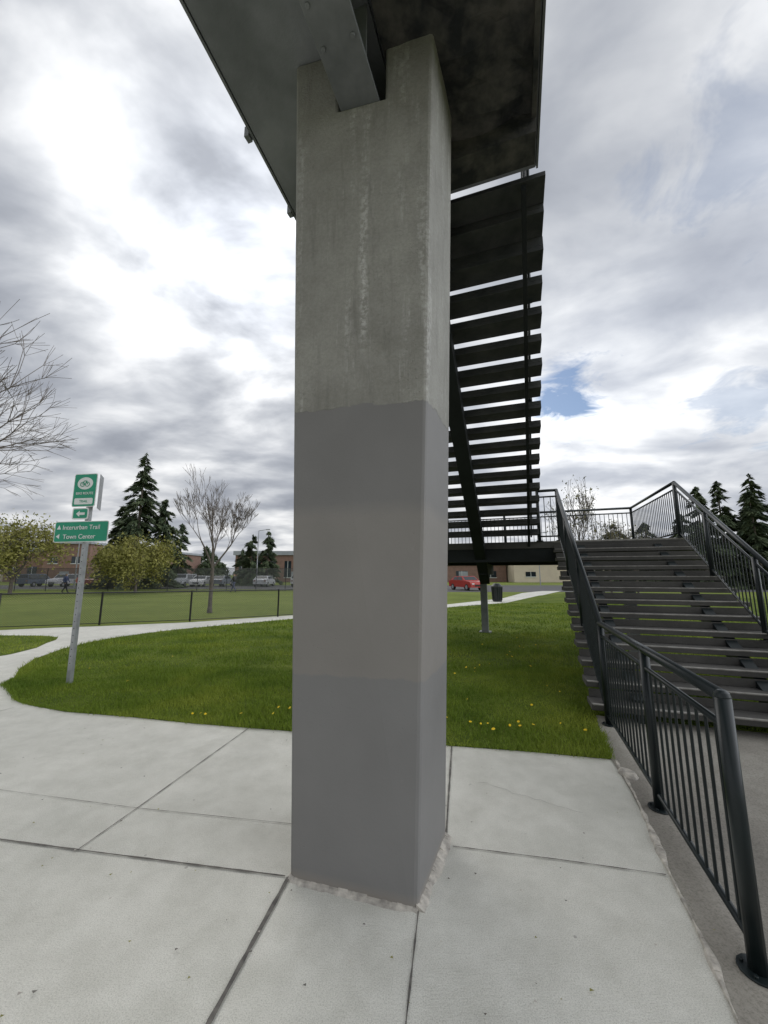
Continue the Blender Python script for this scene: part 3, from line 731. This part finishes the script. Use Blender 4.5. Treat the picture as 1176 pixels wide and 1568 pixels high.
tris_obj('distant_tree_line',np.concatenate(V),'needle')

# ---------------------------------------------------------------- world
W=bpy.data.worlds.new('World'); S.world=W; W.use_nodes=True; nt=W.node_tree; nt.nodes.clear()
try: W.cycles.sampling_method='MANUAL'; W.cycles.sample_map_resolution=512
except Exception: pass
out=N(nt,'ShaderNodeOutputWorld'); SE,SA=math.radians(42),math.radians(-23)
sky=N(nt,'ShaderNodeTexSky',sky_type='NISHITA'); sky.sun_disc=False; sky.sun_elevation=SE; sky.sun_rotation=SA
bg1=N(nt,'ShaderNodeBackground'); nt.links.new(sky.outputs[0],bg1.inputs[0]); bg1.inputs[1].default_value=.12
co=N(nt,'ShaderNodeTexCoord').outputs['Generated']; sx=N(nt,'ShaderNodeSeparateXYZ'); nt.links.new(co,sx.inputs[0])
den=mth(nt,'ADD',mth(nt,'MAXIMUM',sx.outputs[2],0),.2)
px=mth(nt,'DIVIDE',sx.outputs[0],den); py=mth(nt,'DIVIDE',sx.outputs[1],den)
cb=N(nt,'ShaderNodeCombineXYZ'); nt.links.new(px,cb.inputs[0]); nt.links.new(py,cb.inputs[1]); P=cb.outputs[0]
mp=N(nt,'ShaderNodeMapping'); mp.inputs['Rotation'].default_value=(0,0,.5); mp.inputs['Scale'].default_value=(1,1.4,1); mp.inputs['Location'].default_value=(5.4,2.3,0); nt.links.new(P,mp.inputs['Vector'])
n1=noise(nt,mp.outputs[0],2.3,6,.50,.2)
n2=noise(nt,mp.outputs[0],.7,2,.5,0)
nn=mth(nt,'ADD',mth(nt,'MULTIPLY',n1,.7),mth(nt,'MULTIPLY',n2,.3))
cloud=ramp(nt,nn,[(.33,(.34,.365,.42)),(.43,(.44,.465,.515)),(.51,(.58,.60,.635)),(.6,(.80,.81,.825)),(.68,(.98,.98,.98))])
def dirdot(v):
    d=N(nt,'ShaderNodeVectorMath',operation='DOT_PRODUCT'); nt.links.new(co,d.inputs[0]); v=Vector(v).normalized(); d.inputs[1].default_value=v
    return mth(nt,'MAXIMUM',d.outputs['Value'],0)
sd=(math.sin(SA)*math.cos(SE),math.cos(SA)*math.cos(SE),math.sin(SE))
dd=dirdot(sd)
glow=mth(nt,'ADD',mth(nt,'MULTIPLY',mth(nt,'POWER',dd,70),1.5),mth(nt,'MULTIPLY',mth(nt,'POWER',dd,9),.5))
glow=mth(nt,'MULTIPLY',glow,ramp(nt,n1,[(.36,.2),(.6,1.2)]))
rg=mth(nt,'MULTIPLY',mth(nt,'POWER',dirdot((.48,.9,.40)),22),.6)
side_fill=mth(nt,'MULTIPLY',mth(nt,'POWER',dirdot((1,-.25,.35)),5),3.2)  # extra sky glow out of view, added to brighten the column's right face
gl=mth(nt,'ADD',mth(nt,'ADD',mth(nt,'ADD',glow,rg),side_fill),.94)
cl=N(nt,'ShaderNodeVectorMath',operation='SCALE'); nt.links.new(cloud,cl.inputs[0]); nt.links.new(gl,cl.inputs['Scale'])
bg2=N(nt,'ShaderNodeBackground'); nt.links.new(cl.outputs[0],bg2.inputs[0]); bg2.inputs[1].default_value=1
hn=mth(nt,'MULTIPLY',mth(nt,'SUBTRACT',noise(nt,P,4.2,5,.65,.5),.5),2.0)
def hole(v,pw,th,w=.25):
    k=mth(nt,'ADD',mth(nt,'POWER',dirdot(v),pw),hn)
    return ramp(nt,k,[(th,0),(min(1,th+w),1)])
h=hole((.475,.937,.46),230,.46,.4)
h2=mth(nt,'MULTIPLY',hole((.87,.838,1.07),50,.7,.3),.35)
h3=mth(nt,'MULTIPLY',hole((.93,.93,.45),120,.7,.3),.45)
hh=mth(nt,'MAXIMUM',mth(nt,'MAXIMUM',h,h2),h3)
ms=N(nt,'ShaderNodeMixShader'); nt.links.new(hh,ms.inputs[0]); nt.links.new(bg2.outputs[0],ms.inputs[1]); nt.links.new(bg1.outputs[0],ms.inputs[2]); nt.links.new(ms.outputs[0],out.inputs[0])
L=bpy.data.lights.new('sun','SUN'); L.energy=.7; L.angle=math.radians(45); L.color=(1,.95,.88)
o=bpy.data.objects.new('sun',L); COL.objects.link(o); o.rotation_euler=Vector(sd).to_track_quat('Z','Y').to_euler()

# ---------------------------------------------------------------- camera
cam=bpy.data.cameras.new('camera'); cam.sensor_fit='VERTICAL'; cam.sensor_height=24; cam.lens=24*589/1568; cam.clip_end=4000; cam.clip_start=.05
o=bpy.data.objects.new('camera',cam); COL.objects.link(o); o.location=(0,0,1.6); o.rotation_euler=(math.radians(90)+math.atan(96/589),0,0); S.camera=o
